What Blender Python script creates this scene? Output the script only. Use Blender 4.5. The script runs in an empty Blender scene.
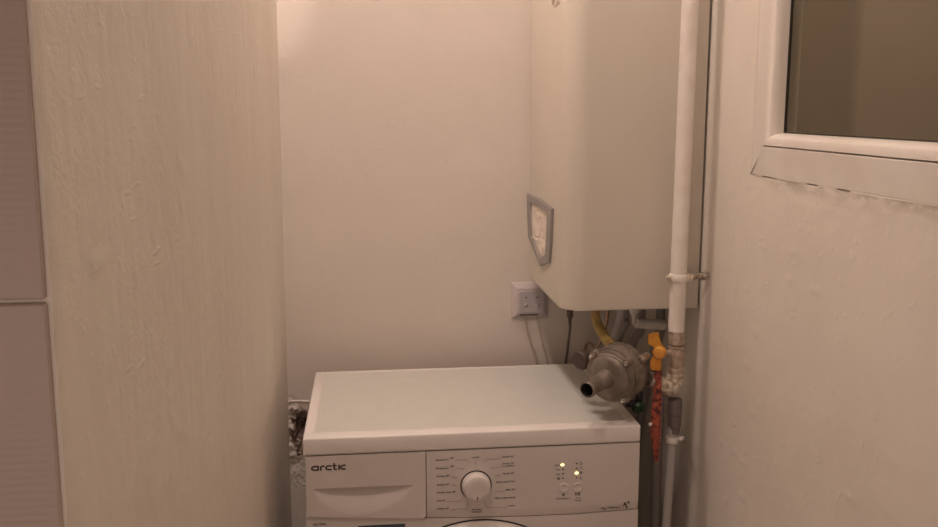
import bpy, bmesh, math, random
from mathutils import Vector, Matrix, noise
random.seed(7)
SC = bpy.context.scene
COL = SC.collection
PI = math.pi

# ------------------------------------------------------------------ camera
F, YAW, PITCH, ROLL = 904.44, 0.10971, 0.17035, -0.00185
CAM = Vector((0.12295, -1.52113, 1.41682))
fw = Vector((math.sin(YAW)*math.cos(PITCH), math.cos(YAW)*math.cos(PITCH), -math.sin(PITCH)))
r0 = Vector((math.cos(YAW), -math.sin(YAW), 0)); u0 = r0.cross(fw)
r2 = r0*math.cos(ROLL)+u0*math.sin(ROLL); u2 = -r0*math.sin(ROLL)+u0*math.cos(ROLL)
cd = bpy.data.cameras.new('camera'); cam = bpy.data.objects.new('camera', cd); COL.objects.link(cam)
cd.sensor_width = 36; cd.lens = F/938*36; cd.clip_start = 0.02
M = Matrix((r2, u2, -fw)).transposed().to_4x4(); M.translation = CAM
cam.matrix_world = M
SC.camera = cam

# ------------------------------------------------------------------ world, light, exposure
w = bpy.data.worlds.new('world'); SC.world = w; w.use_nodes = True
w.node_tree.nodes['Background'].inputs[0].default_value = (1, .72, .55, 1)
w.node_tree.nodes['Background'].inputs[1].default_value = 0.0
def area(name, loc, target, size, power, col, spot=None, blend=.3):
    if spot is None:
        l = bpy.data.lights.new(name, 'AREA'); l.shape = 'DISK'; l.size = size
    else:
        l = bpy.data.lights.new(name, 'SPOT'); l.spot_size = spot; l.spot_blend = blend; l.shadow_soft_size = size
    l.energy = power; l.color = col
    o = bpy.data.objects.new(name, l); COL.objects.link(o); o.location = loc
    o.rotation_euler = (Vector(target)-Vector(loc)).to_track_quat('-Z', 'Y').to_euler()
    return o
WARM = (1, .80, .715)
area('ceiling_lamp_light', (0.03, 0.05, 2.60), (0.03, 0.05, 0), .16, 6.7, WARM)
area('ceiling_lamp_light', (0.0, -0.75, 2.60), (0.0, -0.75, 0), .16, 7.4, WARM)
area('rear_fill_light', (-0.3, -2.42, .9), (-.3, 0, .9), 1.0, 4.0, WARM)  # added fill light behind the camera; the rear wall has no opening
area('added_corner_spot', (-0.04, -0.40, 2.58), (-0.095, 0.491, 1.695), .01, 20, WARM, spot=math.radians(12.5), blend=.6)  # added spot without a fixture, makes the bright patch high on the back wall
vs = SC.view_settings
vs.view_transform = 'Standard'; vs.look = 'None'; vs.gamma = 1; vs.use_curve_mapping = False
vs.exposure = 0.0

# ------------------------------------------------------------------ helpers
def at(px, py, Y=None, X=None, Z=None):
    """point of a real plane (X=, Y= or Z=, metres) seen at a photograph position"""
    d = fw + r2*((px-469)/F) - u2*((py-263.5)/F)
    ax, v = (1, Y) if Y is not None else ((0, X) if X is not None else (2, Z))
    return CAM + d*((v-CAM[ax])/d[ax])

def mat(name, col, rough=.5, metal=0, col2=None, nscale=20, bump=0, bscale=60, spec=.5, emit=None, estr=0, stretch=None, thr=(.4, .6), coat=0, bdist=.002):
    m = bpy.data.materials.new(name); m.use_nodes = True
    nt = m.node_tree; b = nt.nodes['Principled BSDF']
    b.inputs['Base Color'].default_value = (*col, 1); b.inputs['Roughness'].default_value = rough
    b.inputs['Metallic'].default_value = metal; b.inputs['Specular IOR Level'].default_value = spec
    b.inputs['Coat Weight'].default_value = coat
    tc = nt.nodes.new('ShaderNodeTexCoord'); mp = nt.nodes.new('ShaderNodeMapping')
    nt.links.new(tc.outputs['Object'], mp.inputs[0])
    if stretch: mp.inputs['Scale'].default_value = stretch
    if col2 is None: col2 = tuple(c*.94 for c in col)
    n = nt.nodes.new('ShaderNodeTexNoise'); n.inputs['Scale'].default_value = nscale; n.inputs['Detail'].default_value = 4
    nt.links.new(mp.outputs[0], n.inputs['Vector'])
    r = nt.nodes.new('ShaderNodeValToRGB'); r.color_ramp.elements[0].position = thr[0]; r.color_ramp.elements[1].position = thr[1]
    r.color_ramp.elements[0].color = (*col2, 1); r.color_ramp.elements[1].color = (*col, 1)
    nt.links.new(n.outputs['Fac'], r.inputs[0]); nt.links.new(r.outputs[0], b.inputs['Base Color'])
    if bump:
        n2 = nt.nodes.new('ShaderNodeTexNoise'); n2.inputs['Scale'].default_value = bscale; n2.inputs['Detail'].default_value = 6
        nt.links.new(mp.outputs[0], n2.inputs['Vector'])
        bp = nt.nodes.new('ShaderNodeBump'); bp.inputs['Strength'].default_value = bump; bp.inputs['Distance'].default_value = bdist
        nt.links.new(n2.outputs['Fac'], bp.inputs['Height']); nt.links.new(bp.outputs[0], b.inputs['Normal'])
    if emit:
        b.inputs['Emission Color'].default_value = (*emit, 1); b.inputs['Emission Strength'].default_value = estr
    return m

def bake(bm, o): return bm
ORI = {}
def obj(name, bm, m, parent=None, smooth=True, origin=None, angle=35):
    """link a bmesh (built in room coordinates) as one mesh object"""
    me = bpy.data.meshes.new(name)
    org = Vector(ORI[parent.name]) if parent else (Vector(origin) if origin is not None else Vector((0, 0, 0)))
    bmesh.ops.recalc_face_normals(bm, faces=bm.faces)
    for v in bm.verts: v.co -= org
    bm.to_mesh(me); bm.free()
    ms = m if isinstance(m, (list, tuple)) else [m]
    for k in ms: me.materials.append(k)
    if smooth:
        for p in me.polygons: p.use_smooth = True
        me.set_sharp_from_angle(angle=math.radians(angle))
    o = bpy.data.objects.new(name, me); COL.objects.link(o)
    if parent: o.parent = parent
    else: o.location = org
    ORI[o.name] = org
    return o
def tag(o, label, cat, group=None, kind=None):
    o['label'] = label; o['category'] = cat
    if group: o['group'] = group
    if kind: o['kind'] = kind
    return o
def struct(o): o['kind'] = 'structure'; return o
def thing(name, label, cat, loc, group=None):
    o = bpy.data.objects.new(name, None); COL.objects.link(o); o.location = loc; o.empty_display_size = .05
    ORI[o.name] = Vector(loc); return tag(o, label, cat, group)

def NB(): return bmesh.new()
def box(bm, lo, hi, bev=0, seg=2):
    lo, hi = Vector(lo), Vector(hi); c = (lo+hi)/2; s = hi-lo
    r = bmesh.ops.create_cube(bm, size=1, matrix=Matrix.Translation(c) @ Matrix.Diagonal((*s, 1)))
    if bev:
        es = set()
        for v in r['verts']: es.update(v.link_edges)
        bmesh.ops.bevel(bm, geom=list(es), offset=bev, segments=seg, affect='EDGES', profile=.5)
    return bm
def obox(bm, c, ax, ay, az, sx, sy, sz, bev=0, seg=2):
    """oriented box"""
    ax, ay, az = Vector(ax).normalized(), Vector(ay).normalized(), Vector(az).normalized()
    m = Matrix((ax*sx, ay*sy, az*sz)).transposed().to_4x4(); m.translation = Vector(c)
    r = bmesh.ops.create_cube(bm, size=1, matrix=m)
    if bev:
        es = set()
        for v in r['verts']: es.update(v.link_edges)
        bmesh.ops.bevel(bm, geom=list(es), offset=bev, segments=seg, affect='EDGES', profile=.5)
def frame(n):
    n = Vector(n).normalized(); a = Vector((0, 0, 1)) if abs(n.z) < .9 else Vector((1, 0, 0))
    u = a.cross(n).normalized(); return n, u, n.cross(u)
def lathe(bm, c, n, prof, seg=40, sides=None, wob=None):
    """prof: list of (s along n, radius) from first to last; ends are closed when radius>0"""
    c = Vector(c); n, u, v = frame(n); rings = []
    for s, r in prof:
        if r <= 1e-7: rings.append([bm.verts.new(c+n*s)]); continue
        rg = []
        for k in range(seg):
            a = 2*PI*k/seg; rr = r
            if sides: # polygonal nut
                t = (a % (2*PI/sides))-PI/sides; rr = r*math.cos(PI/sides)/math.cos(t)
            if wob: rr *= 1+wob(a, s)
            rg.append(bm.verts.new(c+n*s+u*(rr*math.cos(a))+v*(rr*math.sin(a))))
        rings.append(rg)
    for a, b in zip(rings, rings[1:]):
        if len(a) == 1 and len(b) == 1: continue
        for k in range(seg):
            k2 = (k+1) % seg
            if len(a) == 1: bm.faces.new((a[0], b[k2], b[k]))
            elif len(b) == 1: bm.faces.new((a[k], a[k2], b[0]))
            else: bm.faces.new((a[k], a[k2], b[k2], b[k]))
    for rg, fl in ((rings[0], 1), (rings[-1], 0)):
        if len(rg) > 1: bm.faces.new(rg[::-1] if fl else rg)
def tube(bm, pts, rad, seg=16, sm=8, wob=None):
    """smooth tube through points; rad a number or one per point"""
    P = [Vector(p) for p in pts]; n = len(P)
    R = rad if isinstance(rad, (list, tuple)) else [rad]*n
    Q, RR = [], []
    if n == 2 or sm == 1: 
        k = 1 if sm == 1 else sm
        for i in range(n-1):
            for j in range(k): t = j/k; Q.append(P[i].lerp(P[i+1], t)); RR.append(R[i]*(1-t)+R[i+1]*t)
    else:
        for i in range(n-1):
            p0 = P[i-1] if i else P[0]*2-P[1]; p3 = P[i+2] if i+2 < n else P[-1]*2-P[-2]
            for j in range(sm):
                t = j/sm; a, b = P[i], P[i+1]
                Q.append(.5*((2*a)+(b-p0)*t+(2*p0-5*a+4*b-p3)*t*t+(3*a-p0-3*b+p3)*t**3)); RR.append(R[i]*(1-t)+R[i+1]*t)
    Q.append(P[-1]); RR.append(R[-1])
    T = [(Q[min(i+1, len(Q)-1)]-Q[max(i-1, 0)]).normalized() for i in range(len(Q))]
    _, u, v = frame(T[0]); rings = []
    for i, q in enumerate(Q):
        u = (u-T[i]*u.dot(T[i])).normalized(); v = T[i].cross(u)
        rg = []
        for k in range(seg):
            a = 2*PI*k/seg; rr = RR[i]*(1+(wob(a, i) if wob else 0))
            rg.append(bm.verts.new(q+u*(rr*math.cos(a))+v*(rr*math.sin(a))))
        rings.append(rg)
    for a, b in zip(rings, rings[1:]):
        for k in range(seg): k2 = (k+1) % seg; bm.faces.new((a[k], a[k2], b[k2], b[k]))
    bm.faces.new(rings[0][::-1]); bm.faces.new(rings[-1])
    return Q
def prism(bm, pts, off):
    """closed polygon (list of Vectors) extruded by the vector off"""
    a = [bm.verts.new(Vector(p)) for p in pts]; b = [bm.verts.new(Vector(p)+Vector(off)) for p in pts]
    bm.faces.new(a); bm.faces.new(b[::-1])
    for k in range(len(a)): k2 = (k+1) % len(a); bm.faces.new((a[k], b[k], b[k2], a[k2]))
def strip2d(bm, pts, wd, Y, th=.0004):
    """raised flat stroke on a front panel: pts (x,z), wd number or list, laid on plane Y"""
    n = len(pts); W = wd if isinstance(wd, (list, tuple)) else [wd]*n
    L, Rr = [], []
    for i in range(n):
        a = Vector(pts[max(i-1, 0)]); b = Vector(pts[min(i+1, n-1)]); t = (b-a).normalized(); nn = Vector((-t.y, t.x))
        p = Vector(pts[i]); q1 = p+nn*W[i]/2; q2 = p-nn*W[i]/2
        L.append((q1.x, Y, q1.y)); Rr.append((q2.x, Y, q2.y))
    for i in range(n-1): prism(bm, [L[i], L[i+1], Rr[i+1], Rr[i]], (0, -th, 0))
def text_into(bm, s, x0, x1, z0, h, Y, th=.0003):
    """upright lettering between x0 and x1 with cap height h, standing on z0, on the plane Y facing -Y"""
    cu = bpy.data.curves.new('t', 'FONT'); cu.body = s; cu.size = 1; cu.extrude = 0; cu.offset = .022; cu.resolution_u = 2
    o = bpy.data.objects.new('t', cu); COL.objects.link(o); bpy.context.view_layer.update()
    me = o.to_mesh(); vs_ = [v.co.copy() for v in me.vertices]; fs = [tuple(p.vertices) for p in me.polygons]
    mx = max(v.x for v in vs_); mn = min(v.x for v in vs_)
    o.to_mesh_clear(); COL.objects.unlink(o); bpy.data.objects.remove(o); bpy.data.curves.remove(cu)
    sx = (x1-x0)/(mx-mn); sz = h/.7
    a = [bm.verts.new((x0+(v.x-mn)*sx, Y-th, z0+v.y*sz)) for v in vs_]
    for f in fs:
        try: bm.faces.new([a[k] for k in f])
        except ValueError: pass
def grid_slab(bm, P, N, nu, nv, thick, disp, hole=None):
    """P(u,v)->Vector on plane, N outward normal, disp(u,v)->offset; closed at the back"""
    N = Vector(N); V = {}
    def vert(i, j):
        if (i, j) not in V:
            u, v = i/nu, j/nv; V[i, j] = (bm.verts.new(P(u, v)+N*disp(u, v)), bm.verts.new(P(u, v)-N*thick))
        return V[i, j]
    inside = lambda i, j: 0 <= i < nu and 0 <= j < nv and not (hole and hole((i+.5)/nu, (j+.5)/nv))
    for i in range(nu):
        for j in range(nv):
            if not inside(i, j): continue
            q = [vert(i, j), vert(i+1, j), vert(i+1, j+1), vert(i, j+1)]
            bm.faces.new([k[0] for k in q]); bm.faces.new([k[1] for k in q][::-1])
            for (a, b), (di, dj) in zip(((0, 1), (1, 2), (2, 3), (3, 0)), ((0, -1), (1, 0), (0, 1), (-1, 0))):
                if not inside(i+di, j+dj): bm.faces.new((q[a][0], q[a][1], q[b][1], q[b][0]))

# ------------------------------------------------------------------ materials
def plaster(name, col, col2, bands=(1, 1, 1), cscale=5, fine=.5, fscale=160, fleck=.6, kscale=38, stain=None, hair=.15, bd=.0009):
    m = bpy.data.materials.new(name); m.use_nodes = True; nt = m.node_tree; L = nt.links.new; N = nt.nodes.new
    b = nt.nodes['Principled BSDF']; b.inputs['Roughness'].default_value = .58; b.inputs['Specular IOR Level'].default_value = .35
    tc = N('ShaderNodeTexCoord'); mp = N('ShaderNodeMapping'); mp.inputs['Scale'].default_value = bands; L(tc.outputs['Object'], mp.inputs[0])
    def nse(sc, det, src, rough=.5):
        n = N('ShaderNodeTexNoise'); n.inputs['Scale'].default_value = sc; n.inputs['Detail'].default_value = det; n.inputs['Roughness'].default_value = rough; L(src, n.inputs['Vector']); return n.outputs['Fac']
    def ramp(src, a, b_, c0=0, c1=1):
        r = N('ShaderNodeMapRange'); r.inputs[1].default_value = a; r.inputs[2].default_value = b_; r.inputs[3].default_value = c0; r.inputs[4].default_value = c1; L(src, r.inputs[0]); return r.outputs[0]
    def mth(op, a, b_):
        k = N('ShaderNodeMath'); k.operation = op
        for i_, v in enumerate((a, b_)):
            if isinstance(v, (int, float)): k.inputs[i_].default_value = v
            else: L(v, k.inputs[i_])
        return k.outputs[0]
    O = tc.outputs['Object']
    mix = N('ShaderNodeMix'); mix.data_type = 'RGBA'; mix.inputs[6].default_value = (*col2, 1); mix.inputs[7].default_value = (*col, 1)
    L(ramp(nse(cscale, 5, mp.outputs[0], .6), .32, .66), mix.inputs[0]); cout = mix.outputs[2]
    patch = ramp(nse(4.5, 3, mp.outputs[0]), .42, .62, .15, 1)
    h = mth('MULTIPLY', mth('MULTIPLY', nse(fscale, 3, O), patch), fine)
    mid = mth('MULTIPLY', nse(28, 4, O), .8)
    fl = mth('MULTIPLY', ramp(nse(kscale, 2, O), .64, .72), fleck)
    # short trowel ridges
    mp2 = N('ShaderNodeMapping'); mp2.inputs['Rotation'].default_value = (.6, .4, .3); mp2.inputs['Scale'].default_value = (14, 14, 75); L(O, mp2.inputs[0])
    rd = mth('MULTIPLY', ramp(nse(1, 2, mp2.outputs[0]), .70, .76), mth('MULTIPLY', patch, hair*4))
    H = mth('ADD', mth('ADD', h, mid), mth('ADD', fl, rd))
    bp = N('ShaderNodeBump'); bp.inputs['Strength'].default_value = .75; bp.inputs['Distance'].default_value = bd; L(H, bp.inputs['Height']); L(bp.outputs[0], b.inputs['Normal'])
    if stain:
        sx = N('ShaderNodeSeparateXYZ'); L(O, sx.inputs[0])
        up = ramp(sx.outputs['Z'], stain-.030, stain-.001); lim = mth('LESS_THAN', sx.outputs['Z'], stain+.004)
        mp3 = N('ShaderNodeMapping'); mp3.inputs['Scale'].default_value = (1, .35, 1); L(O, mp3.inputs[0])
        sm = mth('MULTIPLY', mth('MULTIPLY', mth('MULTIPLY', up, up), lim), ramp(nse(60, 4, mp3.outputs[0], .7), .42, .62))
        front = ramp(sx.outputs['Y'], -.10, -.25); sm = mth('MULTIPLY', sm, front)
        m3 = N('ShaderNodeMix'); m3.data_type = 'RGBA'; L(mth('MULTIPLY', sm, .75), m3.inputs[0]); L(cout, m3.inputs[6]); m3.inputs[7].default_value = (.38, .31, .24, 1); cout = m3.outputs[2]
    L(cout, b.inputs['Base Color']); return m
m_wall = plaster('cream_painted_plaster', (.80, .74, .66), (.75, .69, .61), fleck=.5, stain=1.309)
m_wall_back = plaster('back_wall_paint', (.81, .74, .665), (.77, .70, .63), fine=.5, fleck=.35, hair=.08)
m_wall_left = plaster('rough_painted_plaster', (.90, .85, .77), (.85, .79, .71), bands=(1, 1, .3), cscale=7, fine=.8, fscale=200, fleck=.25, kscale=60, hair=.16, bd=.0007)
m_tile = mat('ribbed_white_wall_tile', (.56, .46, .41), .4, nscale=8, spec=.5)
nt = m_tile.node_tree
wv = nt.nodes.new('ShaderNodeTexWave'); wv.wave_type = 'BANDS'; wv.bands_direction = 'Z'; wv.inputs['Scale'].default_value = 66; wv.inputs['Distortion'].default_value = .3
tc = nt.nodes.new('ShaderNodeTexCoord'); nt.links.new(tc.outputs['Object'], wv.inputs['Vector'])
bp = nt.nodes.new('ShaderNodeBump'); bp.inputs['Strength'].default_value = .07; bp.inputs['Distance'].default_value = .0012
nt.links.new(wv.outputs['Fac'], bp.inputs['Height']); nt.links.new(bp.outputs[0], nt.nodes['Principled BSDF'].inputs['Normal'])
m_grout = mat('grout', (.62, .54, .48), .8)
m_floor = mat('brown_floor_tile', (.30, .22, .17), .5)
m_ceil = mat('ceiling_paint', (.8, .76, .7), .8)
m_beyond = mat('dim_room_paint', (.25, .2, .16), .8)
m_white = mat('white_enamel', (.72, .66, .62), .32, spec=.5, nscale=6)
m_top = mat('white_plastic_worktop', (.88, .83, .79), .34, nscale=5)
m_sheet = mat('pale_grey_worktop_sheet', (.68, .68, .63), .36, nscale=30, col2=(.66, .66, .61))
m_panel = mat('white_plastic_panel', (.74, .68, .64), .38, nscale=5)
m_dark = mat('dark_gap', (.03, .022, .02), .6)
m_print = mat('dark_grey_print', (.07, .05, .045), .6)
m_line = mat('grey_print', (.38, .32, .30), .6)
m_boiler = mat('cream_boiler_enamel', (.69, .635, .545), .3, nscale=3, col2=(.67, .615, .525), spec=.5)
m_badge = mat('grey_badge_frame', (.36, .34, .33), .4, metal=.3)
m_foil = mat('crumpled_pale_foil', (.90, .80, .70), .35, col2=(.66, .55, .47), nscale=45, bump=.6, bscale=50, thr=(.3, .42))
m_pipe = mat('white_painted_pipe', (.86, .80, .74), .38, col2=(.80, .73, .66), nscale=25, bump=.15, bscale=80)
m_lowpipe = mat('grey_white_painted_pipe', (.46, .43, .41), .5, bump=.2)
m_steel = mat('worn_galvanised_steel', (.55, .51, .46), .42, metal=.75, col2=(.34, .27, .21), nscale=70, bump=.3, bscale=120)
m_brass = mat('painted_brass_fitting', (.52, .42, .35), .4, metal=.5, col2=(.42, .32, .25), nscale=90, bump=.6, bscale=220)
m_rough = mat('paint_crusted_fitting', (.80, .72, .60), .55, col2=(.46, .36, .26), nscale=120, bump=1, bscale=260, thr=(.4, .55), bdist=.004)
m_alu = mat('cast_aluminium', (.29, .25, .215), .48, metal=.6, col2=(.20, .165, .135), nscale=40, bump=.25, bscale=200)
m_yellow = mat('orange_yellow_handle_plastic', (.72, .34, .045), .38, nscale=60, col2=(.60, .24, .03), bump=.2)
m_hose = mat('yellow_hose_jacket', (.46, .32, .10), .5, col2=(.32, .20, .07), nscale=40)
m_tape = mat('red_wrapped_tape', (.50, .115, .06), .5, col2=(.10, .022, .02), nscale=120, bump=1, bscale=110, thr=(.36, .60), bdist=.006)
m_blackpl = mat('black_plastic', (.025, .022, .022), .4)
m_green = mat('dark_green_plastic', (.03, .085, .03), .4)
m_greypl = mat('grey_plastic', (.42, .39, .37), .5)
m_copper = mat('dull_copper', (.46, .30, .22), .45, metal=.7)
m_siph = mat('grey_white_plastic', (.76, .71, .66), .45)
m_socket = mat('white_socket_plastic', (.66, .59, .585), .35)
m_socket2 = mat('grey_white_socket_insert', (.56, .51, .52), .35)
m_cable = mat('beige_cable', (.60, .50, .42), .5)
m_led = mat('lit_yellow_led', (1, .9, .4), .4, emit=(1, .80, .25), estr=3.2)
m_blue = mat('dark_blue_sticker', (.06, .09, .13), .3)
m_upvc = mat('white_window_plastic', (.80, .75, .69), .35, nscale=12, col2=(.76, .70, .63), bump=.08, bscale=30)
m_seal = mat('dark_rubber_seal', (.04, .035, .03), .6)
m_brick = mat('broken_brick_plaster', (.50, .40, .33), .9, col2=(.10, .06, .045), nscale=90, bump=1, bscale=90, thr=(.35, .65), bdist=.005)
m_dglass = mat('dark_door_glass', (.05, .05, .055), .08)

def glass_mat():
    m = bpy.data.materials.new('window_glass'); m.use_nodes = True; nt = m.node_tree; nt.nodes.clear()
    o = nt.nodes.new('ShaderNodeOutputMaterial'); mx = nt.nodes.new('ShaderNodeMixShader'); fr = nt.nodes.new('ShaderNodeFresnel')
    t = nt.nodes.new('ShaderNodeBsdfTransparent'); g = nt.nodes.new('ShaderNodeBsdfGlossy')
    fr.inputs['IOR'].default_value = 2.85; g.inputs['Color'].default_value = (1, .94, .76, 1); g.inputs['Roughness'].default_value = .03; t.inputs['Color'].default_value = (.85, .87, .85, 1)
    nt.links.new(fr.outputs[0], mx.inputs[0]); nt.links.new(t.outputs[0], mx.inputs[1]); nt.links.new(g.outputs[0], mx.inputs[2])
    nt.links.new(mx.outputs[0], o.inputs[0]); return m
m_glass = glass_mat()

# ------------------------------------------------------------------ the room
XL, YB, YN, XR = -0.0675, 0.491, -0.971, 0.7395
ZT, YR, XW = 2.65, -2.5, -1.0
def nz(x, y, z, s=1): return noise.noise(Vector((x*s, y*s, z*s)))
bm = NB(); box(bm, (XW-.1, YR-.1, -.1), (2.5, YB+.15, 0)); struct(obj('floor', bm, m_floor, smooth=False))
bm = NB(); box(bm, (XW-.1, YR-.1, ZT), (2.5, YB+.15, ZT+.1)); struct(obj('ceiling', bm, m_ceil, smooth=False))
# back wall of the niche, slightly uneven, with a broken crater low on the left
HC = at(296, 434, Y=YB)
HC = at(301.5, 430, Y=YB)
bxs = [XL-.1+i*.01 for i in range(10)]+[XL+i*.0013 for i in range(56)]+[XL+.0728+i*(XR+.1-XL-.0728)/110 for i in range(111)]
bzs = [i*.01 for i in range(52)]+[.52+i*.0018 for i in range(167)]+[.8206+i*(ZT-.8206)/220 for i in range(221)]
NBU, NBV = len(bxs)-1, len(bzs)-1
def back_disp(u, v):
    x = bxs[round(u*NBU)]; z = bzs[round(v*NBV)]
    d = nz(x, 3, z, 3)*.0022+nz(x, 9, z, 14)*.0006
    if XL-.01 < x < XL+.075 and .5 < z < .95:
        r = math.hypot((x-HC.x)/.017, (z-HC.z)/.042)+.5*nz(x, 4, z, 60)
        if r < 1: d -= .035*(1-r)**.5
        k = max(0, 1-(x-XL)/.030)*max(0, 1-abs(z-.675)/.11)            # lumpy broken corner beside the machine
        d += k*(.004+.020*nz(x, 5, z, 42)+.010*nz(x, 6, z, 110))
        k2 = max(0, 1.7-r)*.8
        if r > 1: d += min(k2, .6)*.010*(nz(x, 1, z, 95)+.2)
        if abs(z-.757-.0015*math.sin(x*90)) < .002 and x < XL+.045: d += .0022
        if .55 < z < .66: d += .0015*nz(x, 12, z, 150)
    return d
bm = NB(); grid_slab(bm, lambda u, v: Vector((bxs[round(u*NBU)], YB, bzs[round(v*NBV)])), (0, -1, 0), NBU, NBV, .12, back_disp)
wb = struct(obj('wall_back', bm, [m_wall_back, m_brick]))
for p in wb.data.polygons:
    c = p.center
    if c.y < YB+.05 and XL < c.x < XL+.06:
        r = math.hypot((c.x-HC.x)/.024, (c.z-HC.z)/.055)+.7*nz(c.x, 2, c.z, 70)
        if r < 1: p.material_index = 1
# left side wall of the niche: rough hand plaster with a worn outer corner
def left_P(u, v): return Vector((XL, YN+u*(YB-YN+.004), v*ZT))
def left_disp(u, v):
    y = YN+u*(YB-YN); z = v*ZT
    d = nz(y, 0, z*.35, 5)*.0012+nz(y, 4, z*.7, 26)*.00035+nz(y, 7, z, 70)*.00035
    n = nz(y, 2, z, 26)
    if n > .5: d += (n-.5)*.003
    d += max(0, 1-(y-YN)/.008)*(-.0010+nz(y, 8, z, 60)*.0012)                 # worn edge
    for (a, b, c, e) in ((-.60, 1.37, -.57, 1.355), (-.60, 1.335, -.585, 1.31), (-.86, 1.10, -.78, 1.16), (-.68, 1.13, -.62, 1.09), (-.90, 1.31, -.86, 1.315)):
        p = Vector((y, z)); s = Vector((a, b)); t = Vector((c, e)); k = max(0, min(1, (p-s).dot(t-s)/(t-s).length_squared))
        q = (p-s-(t-s)*k).length
        if q < .004: d += .0010*(1-q/.004)
    d += .007*(z-1.2)*u+(1-u)*.010*(z-1.07)                                                    # slightly out of plumb at the inner corner
    return d
bm = NB(); grid_slab(bm, left_P, (1, 0, 0), 300, 420, .28, left_disp)
struct(obj('wall_left', bm, m_wall_left))
# tiled wall that faces the room, left of the niche: tiles with a grout line
bm = NB(); box(bm, (XW-.05, YN+.0031, 0), (XL-.0035, YN+.06, ZT))
struct(obj('wall_left_grout', bm, m_grout, smooth=False))
GZ = at(20, 301, Y=YN).z
bm = NB()
rows = [GZ-.9, GZ-.6, GZ-.3, GZ, GZ+.3, GZ+.6, GZ+.9]
xe = XL-.0030
for k, z0 in enumerate(rows):
    for j in range(5):
        x1 = xe-.0003-j*.202
        box(bm, (max(x1-.2, XW), YN-.004, max(.002, z0+.0012)), (x1, YN+.004, min(ZT-.002, z0+.2988)), .0012, 1)
for v in bm.verts:
    if v.co.x > xe-.003: v.co.x += .010*(v.co.z-1.07)
struct(obj('wall_left_tiles', bm, m_tile))
bm = NB(); box(bm, (XW-.1, YR, 0), (XW, YN+.1, ZT)); struct(obj('wall_far_left', bm, m_wall, smooth=False))
bm = NB(); box(bm, (XW-.1, YR-.1, 0), (XR+.15, YR, ZT)); struct(obj('wall_rear', bm, m_wall, smooth=False))
# right wall with the window opening
WY0, WY1, WZ0, WZ1 = -1.05, -0.107, 1.309, 2.15
NU, NV = 320, 400
ys = [YR+i*(WY0-YR)/60 for i in range(60)]+[WY0+i*(WY1-WY0)/110 for i in range(110)]+[WY1+i*(YB-WY1)/150 for i in range(151)]
zs = [i*WZ0/260 for i in range(260)]+[WZ0+i*(WZ1-WZ0)/100 for i in range(100)]+[WZ1+i*(ZT-WZ1)/40 for i in range(41)]
def right_P(u, v): return Vector((XR, ys[round(u*NU)], zs[round(v*NV)]))
def right_disp(u, v):
    y = ys[round(u*NU)]; z = zs[round(v*NV)]
    d = nz(y, 20, z, 4)*.0018+nz(y, 24, z, 20)*.0006
    n = nz(y, 31, z*1.4, 34)
    if n > .45: d += (n-.45)*.005
    if z < WZ0 and z > WZ0-.07: d += .0012*nz(y*.3, 33, z, 70)*(1-(WZ0-z)/.07)
    k = max(0, min(1, (y+.05)/.14)); d = d*(1-k)+(min(d, 0)*.3-.0005)*k
    return d
bm = NB(); grid_slab(bm, right_P, (-1, 0, 0), NU, NV, .11, right_disp, hole=lambda u, v: WY0 < ys[int(u*NU)]+1e-4 < WY1 and WZ0 < zs[int(v*NV)]+1e-4 < WZ1)
struct(obj('wall_right', bm, m_wall))
# dim room beyond the window
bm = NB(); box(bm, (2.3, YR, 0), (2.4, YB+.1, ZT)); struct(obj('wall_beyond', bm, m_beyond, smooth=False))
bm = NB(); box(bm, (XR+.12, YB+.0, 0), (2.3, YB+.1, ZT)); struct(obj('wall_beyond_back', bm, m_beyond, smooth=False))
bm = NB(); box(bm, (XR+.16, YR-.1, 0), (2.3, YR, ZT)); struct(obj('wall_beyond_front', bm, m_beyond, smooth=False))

# ------------------------------------------------------------------ window
def ring_profile(bm, prof, y0, y1, z0, z1):
    """mitred frame: prof = list of (inset from the outer edge, X)"""
    R = []
    for d, x in prof: R.append([bm.verts.new((x, y, z)) for y, z in ((y0+d, z0+d), (y1-d, z0+d), (y1-d, z1-d), (y0+d, z1-d))])
    for a, b in zip(R, R[1:]+R[:1]):
        for k in range(4): k2 = (k+1) % 4; bm.faces.new((a[k], a[k2], b[k2], b[k]))
win = thing('window_1', 'w', 'w', (XR, -.6, WZ0))
for k in ('label', 'category'): del win[k]
struct(win)
g = .0012
bm = NB(); ring_profile(bm, [(g, XR+.06), (g, XR+.001), (g+.001, XR-.0005), (.0465, XR-.0035), (.0474, XR-.0025), (.0477, XR+.0015), (.06, XR+.02), (.06, XR+.06)], WY0, WY1-.0022, WZ0, WZ1)
obj('window_frame', bm, m_upvc, win, smooth=False)
pr = [(.0482, XR+.018), (.0480, XR+.001)]
for k in range(9):
    a = k/8*PI/2; pr.append((.0500+.0175*math.sin(a)*1.0, XR-.004+.018*(1-math.cos(a))))
pr += [(.0685, XR+.0185), (.0685, XR+.024), (.0600, XR+.024)]
bm = NB(); ring_profile(bm, pr, WY0, WY1, WZ0, WZ1); obj('glazing_bead', bm, m_upvc, win, angle=40)
bm = NB(); ring_profile(bm, [(.0687, XR+.0195), (.0705, XR+.0195), (.0705, XR+.026), (.0687, XR+.026)], WY0, WY1, WZ0, WZ1)
obj('rubber_seal', bm, m_seal, win, smooth=False)
bm = NB(); box(bm, (XR+.0215, WY0+.0692, WZ0+.0692), (XR+.0250, WY1-.0692, WZ1-.0692)); obj('glass', bm, m_glass, win, smooth=False)
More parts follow.
